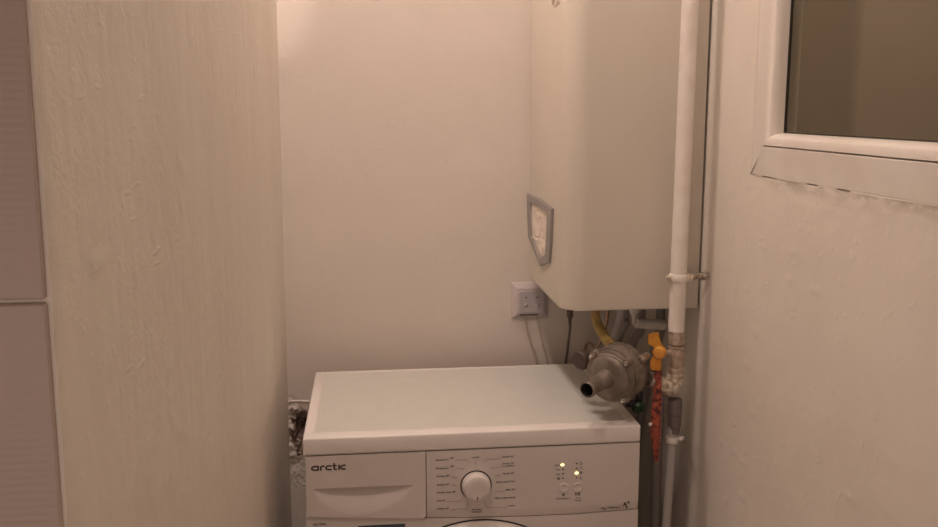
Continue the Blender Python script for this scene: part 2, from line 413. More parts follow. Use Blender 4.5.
# filler that closes most of the joint between plaster and frame
bm = NB()
def bead(p, q, n=40, seed=0, gate=None):
    p, q = Vector(p), Vector(q); run = []
    for k in range(n+1):
        t = k/n; c = p.lerp(q, t)+Vector((0, nz(t*9, seed, 0, 1)*.0006, nz(t*9, seed+5, 0, 1)*.0008))
        if gate and gate(t): 
            if len(run) > 2: tube(bm, run, .0017, 6, 2)
            run = []
        else: run.append(c)
    if len(run) > 2: tube(bm, run, .0017, 6, 2)
zc = at(753.7, 118, X=XR).z
bead((XR+.0008, WY1-.0016, WZ0+.115), (XR+.0008, WY1-.0016, WZ1), 60, 1)
bead((XR+.0012, WY1-.02, WZ0+g/2), (XR+.0012, WY0, WZ0+g/2), 140, 3, gate=lambda t: .03 < t < .075 or nz(t*22, 1, 2, 1) > .38)
obj('joint_filler', bm, m_wall, win)
bm = NB(); obox(bm, (XR-.0018, WY1-.0022-.0235, WZ0+.0235), (0, -1, 1), (0, 1, 1), (1, 0, 0), .064, .0009, .0010); obj('mitre_seam', bm, m_line, win, smooth=False)

# ------------------------------------------------------------------ washing machine
X0, W, D, H = -.0015, .6035, .4095, .85
HP = H-.0325
WM = thing('washing_machine', 'white front loading washing machine standing in the niche below the boiler', 'washing machine', (.3, .2, 0))
bm = NB(); box(bm, (X0+.0012, .0215, .015), (W-.0004, D-.004, HP-.0006), .002, 2); obj('cabinet', bm, m_white, WM)
bm = NB()
# worktop: rounded edges and shallow recess for the sheet
box(bm, (X0, 0, HP+.0008), (W, D, H), .0035, 3)
wt = obj('worktop', bm, m_top, WM)
bm = NB(); box(bm, (X0+.020, .026, H-.001), (W-.020, D-.020, H+.0007), .0006, 1); obj('worktop_sheet', bm, m_sheet, wt, smooth=False)
bm = NB()
YS = .0004
for (a, b) in (((X0+.018, .024), (W-.018, .024)), ((X0+.018, D-.018), (W-.018, D-.018))): box(bm, (a[0], a[1]-.0012, H-.0005), (b[0], a[1]+.0012, H+.0012), .0006, 1)
for xx in (X0+.018, W-.018): box(bm, (xx-.0012, .024, H-.0005), (xx+.0012, D-.018, H+.0012), .0006, 1)
obj('sheet_rim', bm, m_top, wt, smooth=False)
# front plane sizes
P0 = lambda px, py, Y=0: at(px, py, Y=Y)
zb = P0(340, 517).z                 # lower edge of the control strip
_zb = [P0(*q) for q in ((303, 517.0), (350, 518.2), (400, 518.8), (440, 518.6), (490, 517.8), (530, 516.7), (580, 514.4), (640, 509.3))]
def zbf(x):
    for a, b in zip(_zb, _zb[1:]):
        if x <= b.x or b is _zb[-1]: return a.z+(b.z-a.z)*(x-a.x)/(b.x-a.x)
XD = P0(426.2, 480).x               # split between drawer and control panel
bm = NB(); tp_ = [(X0+.0012+(W+.0004-X0-.0012)*k/40) for k in range(41)]
prism(bm, [(x, .0032, zbf(x)-.0009) for x in tp_]+[(W+.0004, .0032, .016), (X0+.0012, .0032, .016)], (0, .0180, 0)); obj('front_panel', bm, m_white, WM, smooth=False)
# drawer front with the scooped handle
xa, xb_ = X0+.0035, XD-.0008
ztop, zbot = HP-.0012, zb+.0008
s0, s1 = P0(314, 489), P0(413, 485)
zl = lambda x: s0.z+(s1.z-s0.z)*(x-s0.x)/(s1.x-s0.x)
def sc(x):
    u = (x-s0.x)/(s1.x-s0.x)
    return math.sin(PI*u**.9)**.62 if 0 < u < 1 else 0
bm = NB(); nx = 110; rowsv = []
hmax = (P0(365, 487).z-P0(365, 515.5).z)
for i in range(nx+1):
    x = xa+(xb_-xa)*i/nx; q = sc(x); h = max(.002, hmax*q); dd = .017*q; z0 = zl(x); zbot = zbf(x)+.0008+(.0045*max(0, 1-(xb_-x)/.006)**2); e = .0003*min(1, q*4); c = []
    for j in range(7):
        t = j/6; z = ztop+(z0-ztop)*t; c.append((x, .0, z))
    for j in range(19):
        t = 0 if j == 0 else (.045+.955*(j-1)/17 if j > 0 else 0); c.append((x, dd*(1-t)**1.5+(.014*q*q if j == 0 else 0), z0-e-h*t))
    for j in range(1, 6):
        t = j/5; zz = (z0-h-e); c.append((x, .0, zz+(zbot-zz)*t))
    rowsv.append([bm.verts.new(p) for p in c])
for a, b in zip(rowsv, rowsv[1:]):
    for j in range(len(a)-1): bm.faces.new((a[j], a[j+1], b[j+1], b[j]))
# thickness
edge = rowsv
bk = [[bm.verts.new((r[0].co.x, .022, r[0].co.z)), bm.verts.new((r[-1].co.x, .022, r[-1].co.z))] for r in rowsv]
for i in range(nx):
    bm.faces.new((rowsv[i][0], bk[i][0], bk[i+1][0], rowsv[i+1][0])); bm.faces.new((rowsv[i][-1], bk[i][1], bk[i+1][1], rowsv[i+1][-1])); bm.faces.new((bk[i][0], bk[i][1], bk[i+1][1], bk[i+1][0]))
for i in (0, nx): bm.faces.new(rowsv[i]+[bk[i][1], bk[i][0]])
dr = obj('detergent_drawer', bm, m_panel, WM, angle=40)
# logo 'arctic' (drawn letter strokes)
bm = NB()
ph = P0(328, 468); px2m = (P0(345, 468).x-P0(311, 468).x)/34.0
bx = P0(311.3, 468).x; bz = P0(328, 470.4).z; xh = 5.6*px2m; sw = 1.65*px2m
def arc(cx, cz, rx, rz, a0, a1, n=12): return [(cx+rx*math.cos(math.radians(a0+(a1-a0)*k/n)), cz+rz*math.sin(math.radians(a0+(a1-a0)*k/n))) for k in range(n+1)]
def X(v): return bx+v*px2m
rz = xh/2-sw/2; cz = bz+xh/2
strip2d(bm, [(X(6.6), bz+xh-sw/2)]+arc(X(3.6), cz, 3.1*px2m, rz, 90, 270)+[(X(6.6), bz+sw/2)], sw, 0)      # a: bowl
strip2d(bm, [(X(6.8), bz), (X(6.8), bz+xh)], sw, 0)
strip2d(bm, [(X(9.4), bz), (X(9.4), bz+xh-1.6*px2m)]+arc(X(11.2), bz+xh-1.8*px2m-sw/2+.0003, 1.8*px2m, 1.7*px2m, 180, 70, 6)+[(X(13.2), bz+xh-sw/2)], sw, 0)  # r
strip2d(bm, [(X(20.4), bz+xh-sw/2)]+arc(X(17.6), cz, 3.0*px2m, rz, 90, 270)+[(X(20.4), bz+sw/2)], sw, 0)    # c
strip2d(bm, [(X(22.9), bz+xh+2*px2m), (X(22.9), bz+1.9*px2m)]+arc(X(24.4), bz+1.9*px2m, 1.5*px2m, 1.9*px2m-sw/2, 180, 270, 6)+[(X(25.6), bz+sw/2)], sw, 0)  # t
strip2d(bm, [(X(21.2), bz+xh-sw/2), (X(25.4), bz+xh-sw/2)], sw*.8, 0)
strip2d(bm, [(X(27.8), bz), (X(27.8), bz+xh)], sw*1.1, 0)                                             # dotless i
strip2d(bm, [(X(34.3), bz+xh-sw/2)]+arc(X(32.3), cz, 2.6*px2m, rz, 90, 270)+[(X(34.3), bz+sw/2)], sw, 0)    # c
lg = obj('brand_lettering', bm, m_print, dr, smooth=False)
# control panel, lower lip turned back
bm = NB()
x0_, x1_ = XD+.0008, W-.0012
cols = []
for i in range(41):
    x = x0_+(x1_-x0_)*i/40; zb = zbf(x)+.0008
    cols.append([bm.verts.new((x, y, z)) for y, z in ((0, ztop), (0, zb+.017), (.0004, zb+.0145), (.0030, zb+.001), (.0034, zb), (.022, zb), (.022, ztop))])
for a, b in zip(cols, cols[1:]):
    for k in range(7): k2 = (k+1) % 7; bm.faces.new((a[k], b[k], b[k2], a[k2]))
bm.faces.new(cols[0]); bm.faces.new(cols[-1][::-1])
cp = obj('control_panel', bm, m_panel, WM, smooth=True, angle=50)
# printed legend
def T(s, x0, x1, yb, h=2.0):
    bm = NB(); p, q = P0(x0, yb), P0(x1, yb); text_into(bm, s, p.x, q.x, p.z, h*.00172, 0); obj('printed_label', bm, m_print, cp, smooth=False)
for s, x0, x1, y, h in (('Bumbac Eco', 436, 448.8, 460.8, 1.7), ('60°', 450.3, 454.2, 459, 2.2), ('Bumbac Eco', 436, 448.8, 469.2, 1.7), ('40°', 450.5, 454.2, 467.4, 2.2),
    ('Bumbac 90°', 437, 449.5, 477.2, 1.8), ('Bumbac 60°', 437, 449.5, 485.6, 1.8), ('Bumbac zilnic 40°', 437, 456, 493.4, 1.8), ('Lână 40°', 437, 445.6, 501.6, 1.8), ('Delicate 30°', 437, 449.3, 509.5, 1.8),
    ('on/off', 472.3, 479, 458.2, 1.9), ('Sintetic 60°', 502.2, 514.3, 457.6, 1.8), ('Sintetic 40°', 502.2, 514.3, 464.4, 1.7), ('cu prespălare', 500.5, 514.3, 466.8, 1.5),
    ('Sintetic 30°', 502.5, 514.3, 474.4, 1.8), ('Sintetic rapid 30 min', 496, 515, 482.8, 1.8), ('Mini 30', 505.8, 515, 490.6, 1.9), ('Clătire suplimentară', 494, 515, 499, 1.8), ('Stoarcere', 508.5, 515, 506.4, 1.7),
    ('Evacuare', 472, 482, 510.2, 1.5), ('Centrifugare', 472, 482, 512.6, 1.5),
    ('1000', 554.6, 559.6, 466, 1.5), ('800', 556, 559.8, 470.4, 1.4), ('600', 556, 560, 475, 1.4), ('Centrifugare', 556, 570, 499.4, 1.6), ('Start', 575.6, 580.8, 498.4, 1.3), ('Pauză', 574.6, 581, 501, 1.4),
    ('7kg', 601, 606, 509.5, 2.2), ('1000rpm', 607.5, 620.5, 508.8, 2.2)):
    T(s, x0, x1, y, h)
pl = P0
def V2(px, py): p = P0(px, py); return (p.x, p.z)
# A+ mark
bm = NB()
strip2d(bm, [V2(622, 508.3), V2(624.3, 504), V2(625.4, 502.4)], [.0004, .0018, .0022], 0); strip2d(bm, [V2(624.6, 502.6), V2(627, 508)], .0028, 0)
strip2d(bm, [V2(626.6, 502.3), V2(630, 502.1)], .0014, 0); strip2d(bm, [V2(628.2, 500.6), V2(628.3, 503.8)], .0014, 0)
obj('energy_mark', bm, m_print, cp, smooth=False)
# play / pause mark, spin mark and programme icons
bm = NB()
prism(bm, [(*[V2(575.2, 492.6)[0]], 0, V2(575.2, 492.6)[1]), (V2(575.2, 495.6)[0], 0, V2(575.2, 495.6)[1]), (V2(577.3, 494.1)[0], 0, V2(577.3, 494.1)[1])], (0, -.0003, 0))
for xx in (578.3, 579.7): strip2d(bm, [V2(xx, 492.5), V2(xx, 495.5)], .0013, 0)
obj('play_pause_mark', bm, m_print, cp, smooth=False)
def circ(px, py, r, wd=.0007): c = V2(px, py); bm = NB(); strip2d(bm, [(c[0]+r*math.cos(k*PI/8), c[1]+r*math.sin(k*PI/8)) for k in range(17)], wd, 0); obj('programme_icon', bm, m_print, cp, smooth=False)
circ(563.5, 494.7, .0017, .0014); circ(581, 463.4, .0024); circ(581, 472.6, .0018, .0013); circ(558.4, 478.6, .0020, .0013)
for pts in ([(579.5, 469.4), (581, 466.5), (582.6, 469.4)], [(580.8, 476), (580.8, 479.4), (581.8, 479.4)]):
    bm = NB(); strip2d(bm, [V2(*p) for p in pts], .0010, 0); obj('programme_icon', bm, m_print, cp, smooth=False)
for pts in ([(455.5, 460), (466, 459.6), (468, 462)], [(455.5, 468.6), (462, 468.4), (463.5, 470)], [(451, 477.4), (457.5, 477.3)], [(451, 485.4), (456.5, 485.3)], [(447, 501.4), (461, 500.8), (463, 499)], [(451, 509.4), (467.5, 508.6), (468, 501.5)],
            [(475.7, 460.5), (475.7, 464.5)], [(501, 458.6), (486, 459.4), (484.5, 462)], [(499, 467.4), (490, 467.9)], [(501, 475.4), (494.5, 475.8)], [(505, 491.6), (494, 491.7)], [(507, 507.2), (487, 508), (484.5, 501)]):
    bm = NB(); strip2d(bm, [V2(*p) for p in pts], .0009, 0); obj('leader_line', bm, m_line, cp, smooth=False)
# dial
kc = P0(476, 485.3); KR = .0262
bm = NB(); lathe(bm, (kc.x, .0012, kc.z), (0, -1, 0), [(0, 0), (.0, KR+.0022), (.0016, KR+.0022), (.0016, KR-.002), (.0016, 0)], 56)
obj('dial_recess', bm, m_dark, cp)
bm = NB(); kcf = Vector((kc.x, -.0006, kc.z)); lathe(bm, kcf, (0, -1, 0), [(0, 0), (0, KR), (.004, KR), (.013, KR*.95), (.0175, KR*.88), (.0195, KR*.76), (.0195, KR*.5), (.0192, 0)], 56)
kn = obj('program_dial', bm, m_panel, cp)
bm = NB(); box(bm, (kc.x-.0010, -.0208, kc.z-KR*.74), (kc.x+.0010, -.0196, kc.z-KR*.50), .0003, 1); obj('pointer_mark', bm, m_print, kn, smooth=False)
# LEDs and buttons
def led(px, py, lit):
    c = P0(px, py); bm = NB()
    hw, hh = (.0032, .0021) if lit else (.0020, .0010)
    lathe(bm, (c.x, .0004, c.z), (0, -1, 0), [(0, 0), (0, .001), (.0012, .001), (.0015, .0006), (.0015, 0)], 16)
    for v in bm.verts: v.co.x = c.x+(v.co.x-c.x)*hw/.001; v.co.z = c.z+(v.co.z-c.z)*hh/.001
    o = obj('indicator_light', bm, m_led if lit else m_dark, cp)
    if lit: o['label'] = 'lit yellow indicator light'
for a in ((562.4, 464.8, 1), (563, 469.2, 0), (563, 473.5, 0), (563, 478, 0), (576.6, 463.4, 0), (576.8, 468.2, 0), (576.6, 473, 1), (576.8, 477.4, 0)): led(*a)
for px, py in ((563.7, 487.6), (577.8, 487.0)):
    c = P0(px, py); bm = NB(); lathe(bm, (c.x, .001, c.z), (0, -1, 0), [(0, 0), (0, .0094), (.0008, .0094), (.0022, .0094), (.0030, .0088), (.0032, .0078), (.0024, .0062), (.0018, 0)], 36)
    for v in bm.verts: v.co.z = c.z+(v.co.z-c.z)*.92
    obj('push_button', bm, m_panel, cp)
# model text, sticker, door, plinth and feet on the cabinet front
bm = NB(); p, q = at(312.5, 525.4, Y=.0032), at(326.5, 525.4, Y=.0032); text_into(bm, 'AED 7000A', p.x, q.x, p.z, .0036, .0030); obj('model_lettering', bm, m_print, WM, smooth=False)
p, q = at(358, 526, Y=.0032), at(405, 525, Y=.0032)
bm = NB(); box(bm, (p.x, .0028, p.z-.03), (q.x, .0035, p.z+.0002)); obj('sticker', bm, m_blue, WM, smooth=False)
dc = at(479.5, 522.4, Y=-.003); DR = .207
bm = NB(); c = Vector((dc.x, .004, dc.z-DR))
lathe(bm, c, (0, -1, 0), [(-.002, DR-.07), (-.002, DR), (.004, DR+.0015), (.016, DR-.004), (.024, DR-.018), (.026, DR-.035), (.022, DR-.055), (.010, DR-.066), (.0, DR-.07)], 96)
bmesh.ops.delete(bm, geom=[f for f in bm.faces if len(f.verts) > 4], context='FACES')
do = obj('door', bm, m_white, WM)
bm = NB(); lathe(bm, c, (0, -1, 0), [(-.001, DR+.0036), (.002, DR+.0036), (.002, DR+.0005), (-.001, DR+.0005)], 96); bmesh.ops.delete(bm, geom=[f for f in bm.faces if len(f.verts) > 4], context='FACES'); obj('door_seam', bm, m_dark, do)
bm = NB(); lathe(bm, c, (0, -1, 0), [(0.0, 0), (.001, DR-.068), (.012, DR-.066), (.020, DR-.10), (.024, 0)], 64); obj('door_glass', bm, m_dglass, do)
bm = NB(); obox(bm, c+Vector((DR-.03, -.027, 0)), (1, 0, 0), (0, 1, 0), (0, 0, 1), .022, .012, .10, .005, 3); obj('door_handle', bm, m_panel, do)
bm = NB(); box(bm, (X0+.004, .002, .016), (W-.003, .0062, .10), .001, 1); obj('kick_plate', bm, m_white, WM, smooth=False)
for sx in (X0+.05, W-.05):
    for sy in (.05, D-.05):
        bm = NB(); lathe(bm, (sx, sy, 0), (0, 0, 1), [(0, 0), (0, .02), (.006, .02), (.009, .008), (.018, .008), (.018, 0)], 20); obj('foot', bm, m_blackpl, WM)

# ------------------------------------------------------------------ boiler
BX, BY0, BY1, BZ, BT = .4755, .094, .4835, 1.0425, 1.79
BO = thing('wall_boiler', 'cream wall-hung gas boiler with a shield-shaped panel, above the washing machine', 'boiler', (.60, .29, BZ))
BXR = .7355
def rrect(x0, x1, y0, y1, r, n=10):
    """outline with two rounded corners on the x0 side"""
    o = [(x1, y0)]
    o += [(x0+r-r*math.sin(t*PI/2/n), y0+r-r*math.cos(t*PI/2/n)) for t in range(n+1)]
    o += [(x0+r-r*math.cos(t*PI/2/n), y1-r+r*math.sin(t*PI/2/n)) for t in range(n+1)]
    o += [(x1, y1)]; return o
bm = NB(); lv = []
R0 = .042
for z, ins in [(BZ+.03, .004), (BZ+.0015, .004), (BZ+.0, .0026), (BZ+.0004, .0012), (BZ+.0025, .0004), (BZ+.007, 0), (BT-.007, 0), (BT-.002, .002), (BT, .007)]:
    lv.append([bm.verts.new((x, y, z)) for x, y in rrect(BX+ins, BXR, BY0+ins, BY1-ins, R0-ins*.5)])
for a, b in zip(lv, lv[1:]):
    n = len(a)
    for k in range(n): k2 = (k+1) % n; bm.faces.new((a[k], a[k2], b[k2], b[k]))
bm.faces.new(lv[-1]); 
obj('casing', bm, m_boiler, BO, angle=45)
bm = NB(); o2 = rrect(BX+.0035, BXR-.001, BY0+.0035, BY1-.0035, R0); prism(bm, [(x, y, BZ+.016) for x, y in o2], (0, 0, .004)); obj('underside_plate', bm, m_greypl, BO, smooth=False)
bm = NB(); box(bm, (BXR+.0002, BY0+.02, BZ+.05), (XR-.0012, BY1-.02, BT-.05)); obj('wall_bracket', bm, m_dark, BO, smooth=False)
# shield-shaped panel on the door of the boiler
out = [at(x, y, X=BX) for x, y in ((529.0, 193.5), (541, 198.5), (554, 208.5), (552.8, 240), (551.0, 263), (546, 264.5), (542.0, 266), (536.5, 251), (530.2, 236.5), (529.4, 215))]
cen = sum(out, Vector())/len(out)
def inset(k): 
    r = []
    for p in out: d = (p-cen); r.append(cen+d*(1-k/d.length))
    return r
inn = [p for p in inset(.0)]
inn = [Vector((BX, cen.y+(p.y-cen.y)*.70+.003, cen.z+(p.z-cen.z)*.76)) for p in out]
bm = NB(); n = len(out); off = Vector((-.006, 0, 0)); e2 = Vector((-.0045, 0, 0))
Vs = [[bm.verts.new(p+o) for p in ps] for ps, o in ((out, Vector((.001, 0, 0))), (out, e2), ([cen+(p-cen)*.965 for p in out], off), ([cen+(p-cen)*1.03 for p in inn], off), (inn, e2), (inn, Vector((.001, 0, 0))))]
for a, b in zip(Vs, Vs[1:]+Vs[:1]):
    for k in range(n): k2 = (k+1) % n; bm.faces.new((a[k], a[k2], b[k2], b[k]))
sh = obj('shield_frame', bm, m_badge, BO, smooth=False)
bm = NB(); NG = 14  # crumpled pale insert
cv = bm.verts.new(cen+Vector((-.003, 0, 0))); prev = None; rings = []
for j in range(1, 7):
    rg = []
    for k in range(n*3):
        a0 = inn[k//3]; a1 = inn[(k//3+1) % n]; p = a0.lerp(a1, (k % 3)/3); q = cen+(p-cen)*(j/6)
        rg.append(bm.verts.new(q+Vector((-.0022+(nz(q.y, 1, q.z, 70)*.003 if j < 6 else .0012), 0, 0))))
    rings.append(rg)
for k in range(n*3): bm.faces.new((cv, rings[0][k], rings[0][(k+1) % (n*3)]))
for a, b in zip(rings, rings[1:]):
    for k in range(n*3): k2 = (k+1) % (n*3); bm.faces.new((a[k], a[k2], b[k2], b[k]))
obj('foil_insert', bm, m_foil, sh, smooth=False)
# torn remains of a sticker near the upper part of the door
bm = NB(); rnd = random.Random(3)
for cxp, cyp, s, in ((553.5, 1, .008), (555.5, 4.5, .006), (558.5, 2, .007)):
    c0 = at(cxp, cyp, X=BX); pts = []
    for k in range(9): a = k/9*2*PI; rr = s*(.6+.6*rnd.random()); pts.append(c0+Vector((.0003, rr*2.2*math.cos(a), rr*math.sin(a))))
    prism(bm, pts, (-.0012, 0, 0))
obj('torn_sticker', bm, mat('torn_sticker_paper', (.70, .60, .50), .5, col2=(.16, .10, .07), nscale=160, thr=(.40, .5)), BO, smooth=False)

# ------------------------------------------------------------------ gas pipe down the wall corner, with clamp
PY = .052
pt = at(690.4, 0, Y=PY); pb = at(676.1, 330.8, Y=PY)
d = (pt-pb).normalized(); top = pb+d*((ZT-.002-pb.z)/d.z)
bm = NB(); tube(bm, [pb, pb.lerp(top, .5), top], .0148, 28, 6); gp = tag(obj('gas_pipe', bm, m_pipe, origin=pb), 'thick white painted vertical gas pipe in front of the boiler', 'pipe')
PIPER = .0148
kc2 = pb+d*((at(676, 277.5, Y=PY).z-pb.z)/d.z)
CL = thing('pipe_clamp', 'metal bracket clamp holding the thick gas pipe to the right wall', 'clamp', kc2)
bm = NB()
def band(bm, c, n, r, th, hgt, seg=32):
    lathe(bm, c-n*(hgt/2), n, [(0, r), (0, r+th), (hgt*.3, r+th*1.3), (hgt*.7, r+th*1.3), (hgt, r+th), (hgt, r)], seg)
    bmesh.ops.delete(bm, geom=[f for f in bm.faces if len(f.verts) > 4], context='FACES')
band(bm, kc2, d, PIPER, .0026, .0125); obj('band', bm, m_pipe, CL)
bm = NB(); obox(bm, kc2+Vector((-.0195, -.003, 0)), (1, 0, 0), (0, 1, 0), (0, 0, 1), .009, .012, .007, .002, 2); obj('band_lug', bm, m_rough, CL)
bm = NB(); obox(bm, kc2+Vector((.0200, -.004, 0)), (1, 0, 0), (0, 1, 0), (0, 0, 1), .010, .014, .013, .002, 2); obj('band_lug', bm, m_rough, CL)
bm = NB(); tube(bm, [kc2+Vector((.018, 0, 0)), kc2+Vector((.03, .004, .001)), Vector((XR+.004, kc2.y+.006, kc2.z+.001))], [.0066, .0062, .0062], 14, 4); lathe(bm, (XR-.012, kc2.y+.004, kc2.z+.001), (1, 0, 0), [(0, .0085), (.007, .0085)], 24, sides=6); obj('threaded_rod', bm, m_steel, CL)
bm = NB(); lathe(bm, kc2+Vector((-.02, -.010, 0)), (-.4, -1, 0), [(0, 0), (0, .0036), (.004, .0034), (.0052, .002), (.0052, 0)], 16); obj('screw', bm, m_steel, CL)

# ------------------------------------------------------------------ ball valve with yellow handle
vt = pb; vx = Vector((0, 0, -1))
VA = thing('gas_valve', 'metal gas ball valve with orange-yellow butterfly handle, under the thick pipe', 'valve', at(676, 372, Y=PY))
c1 = at(676.8, 331, Y=PY); c2_ = at(676.5, 345, Y=PY); c3 = at(675.5, 372, Y=PY)
bm = NB(); L1 = (c1-c2_).length; lathe(bm, c1, c2_-c1, [(-.002, .0115), (0, .0150), (.003, .0155), (L1-.003, .0155), (L1, .013)], 48, sides=8); obj('upper_nut', bm, m_brass, VA)
bm = NB(); L2 = (c3-c2_).length; lathe(bm, c2_, c3-c2_, [(0, .012), (.001, .0145), (.004, .0150), (.006, .0138), (.010, .0150), (.014, .0158), (L2-.014, .0160), (L2-.010, .0150), (L2-.008, .0162), (L2, .0160)], 40); obj('valve_body', bm, m_brass, VA)
hub = at(660, 351.5, Y=PY-.012)
stem0 = at(674, 355, Y=PY)
bm = NB(); tube(bm, [stem0, hub], [.0055, .0055], 14, 3); obj('stem', bm, m_brass, VA)
hn = (hub-stem0).normalized()
hdir = Vector((-.45, -.88, .1)).normalized()
bm = NB()
hs = (P0(661, 351, PY-.02)-P0(660, 351, PY-.02)).length
HY = PY-.024
lathe(bm, at(660.5, 351.5, Y=HY+.010), hdir, [(0, 0), (0, .0115), (.014, .0122), (.019, .0116), (.0215, .009), (.022, 0)], 28)
# wings: bent plates, each with its own thickness
def plate(pts, th=.006, Y=HY):
    b2 = bmesh.new(); ps = [at(x, y, Y=Y+dy) for x, y, dy in pts]; prism(b2, [p+hdir*(th*.5) for p in ps], hdir*(-th))
    bmesh.ops.bevel(b2, geom=list(b2.edges), offset=.0013, segments=2, affect='EDGES')
    me = bpy.data.meshes.new('x'); b2.to_mesh(me); b2.free(); bm.from_mesh(me); bpy.data.meshes.remove(me)
plate([(648.2, 334.0, -.004), (657.8, 332.0, .0), (659.5, 334.5, .0), (659.4, 340, 0), (663, 345.5, 0), (661, 350, 0), (655.5, 350, 0), (652.6, 345.2, 0), (648.4, 344.4, -.003)])
plate([(655, 354.5, 0), (662.5, 355.5, 0), (661.6, 362, 0), (661.2, 369.5, 0), (659, 370.8, 0), (651.5, 370.2, -.003), (650, 367.5, -.004), (650.2, 362, -.004), (652, 357.5, -.002)])
hd = obj('butterfly_handle', bm, m_yellow, VA)
bm = NB(); lathe(bm, at(664.4, 354, Y=HY-.004), hdir, [(0, 0), (0, .0035), (.003, .0032), (.004, 0)], 12, sides=6); obj('handle_nut', bm, m_steel, hd)

# elbow under the valve, turning left towards the regulator
EL = thing('pipe_elbow', 'pale rough pipe elbow between the yellow-handled valve and the regulator', 'pipe fitting', at(672, 392, Y=PY))
e0 = at(675.3, 371, Y=PY); e1 = at(674, 381, Y=PY); e2_ = at(668, 387, Y=PY-.004); e3 = at(655, 381, Y=PY-.012)
bm = NB(); tube(bm, [e0, e1, e2_, e3], [.0150, .0168, .0160, .0115], 28, 8, wob=lambda a, i: .06*nz(a, i*.5, 1, 1.3)); 
tube(bm, [at(671, 389, Y=PY-.006), at(672.2, 397, Y=PY-.006)], [.007, .0018], 12, 3)
obj('elbow_body', bm, m_rough, EL)
bm = NB(); e4 = at(646, 378.5, Y=PY-.018); lathe(bm, e3, e4-e3, [(-.006, .0128), (-.003, .0142), (.002, .0142), (.004, .0148), (.014, .0148), (.016, .0136)], 48, sides=8); obj('union_nut', bm, m_steel, EL)

# ------------------------------------------------------------------ gas regulator
RN = Vector((-.70, -.70, -.07)).normalized()
RC = at(614.8, 373.6, Y=.035)
RG = thing('gas_regulator', 'round grey metal gas regulator with open spout, above the right end of the washing machine', 'gas regulator', RC-Vector((0, 0, .05)))
bm = NB(); lathe(bm, RC, RN, [(-.052, 0), (-.052, .026), (-.047, .037), (-.038, .047), (-.030, .0515), (-.014, .0520), (-.010, .0505), (-.004, .0490), (.004, .0480), (.006, .0470), (.006, .0495), (.0125, .0500), (.0125, .0470), (.0135, .0470), (.0135, .0495), (.019, .0485), (.0205, .0440), (.023, .0425), (.0245, .0425), (.0245, .0405), (.028, .037), (.0305, .029), (.032, .019), (.032, 0)], 64)
rb = obj('housing', bm, m_alu, RG, angle=40)
bm = NB(); sp = RC+RN*.030
lathe(bm, sp, RN, [(0, 0), (0, .0185), (.003, .0172), (.010, .0160), (.012, .0152), (.056, .0142), (.060, .0142), (.0625, .0150), (.066, .0150), (.0675, .0140), (.0675, .0120), (.030, .0116), (.030, 0)], 40)
obj('spout', bm, [m_alu, m_dark], RG, angle=45)
so = bpy.data.objects['spout']
for p in so.data.polygons:
    c = p.center+ORI['spout']-sp; s = c.dot(RN); rr = (c-RN*s).length
    if rr < .0118 and s > .02: p.material_index = 1
_, ru, rv = frame(RN)
for deg in (42, 130, 218, 306):
    a = math.radians(deg); c = RC+ru*(.0485*math.cos(a))+rv*(.0485*math.sin(a))
    bm = NB(); lathe(bm, c+RN*.004, RN, [(0, 0), (0, .0072), (.016, .0072), (.0175, .0062), (.0175, 0)], 20); ear = obj('screw_lug', bm, m_alu, RG)
    bm = NB(); lathe(bm, c+RN*.0210, RN, [(0, 0), (0, .0044), (.003, .0044), (.004, .0030), (.0028, .0018), (.0028, 0)], 14); obj('screw', bm, m_steel, ear)
a = math.radians(35); c = RC-RN*.024+ru*(.056*math.cos(a))+rv*(.056*math.sin(a))
bm = NB(); lathe(bm, c-RN*.012, RN, [(0, 0), (0, .007), (.022, .007), (.024, .004), (.024, 0)], 16); obj('side_bolt', bm, m_steel, RG)
# inlet stub on the right
bm = NB(); rin = RC-RN*.020+Vector((.03, .012, -.006)); tube(bm, [rin, e4], [.017, .0125], 24, 4); obj('inlet_stub', bm, m_alu, RG)
# dark rounded outlet cap on the left
oc = at(583, 359, Y=.075); bm = NB(); tube(bm, [oc, at(600, 361, Y=.06)], [.012, .014], 20, 3); obj('outlet_stub', bm, m_alu, RG)
on = (at(574, 363, Y=.062)-oc).normalized()
bm = NB(); lathe(bm, oc-on*.006, on, [(0, 0), (0, .0175), (.004, .0190), (.014, .0188), (.017, .0165), (.018, .010), (.0185, 0)], 32); obj('outlet_cap', bm, mat('dark_brown_metal', (.085, .058, .05), .5, metal=.2, bump=.3), RG)

# yellow gas hose from the boiler down behind the regulator
hz0 = BZ+.020
hp = [Vector((at(593, 306, Y=.17).x, .17, hz0)), at(595, 313, Y=.17), at(598.5, 326, Y=.16), at(606, 339, Y=.13), at(612, 347, Y=.095)]
bm = NB(); tube(bm, hp, [.0088, .0090, .0092, .0098, .0102], 20, 12, wob=lambda a, i: .05*math.sin(i*1.9)); tag(obj('gas_hose', bm, m_hose, origin=hp[-1]), 'yellow flexible gas hose curving from the boiler down to the regulator', 'hose')

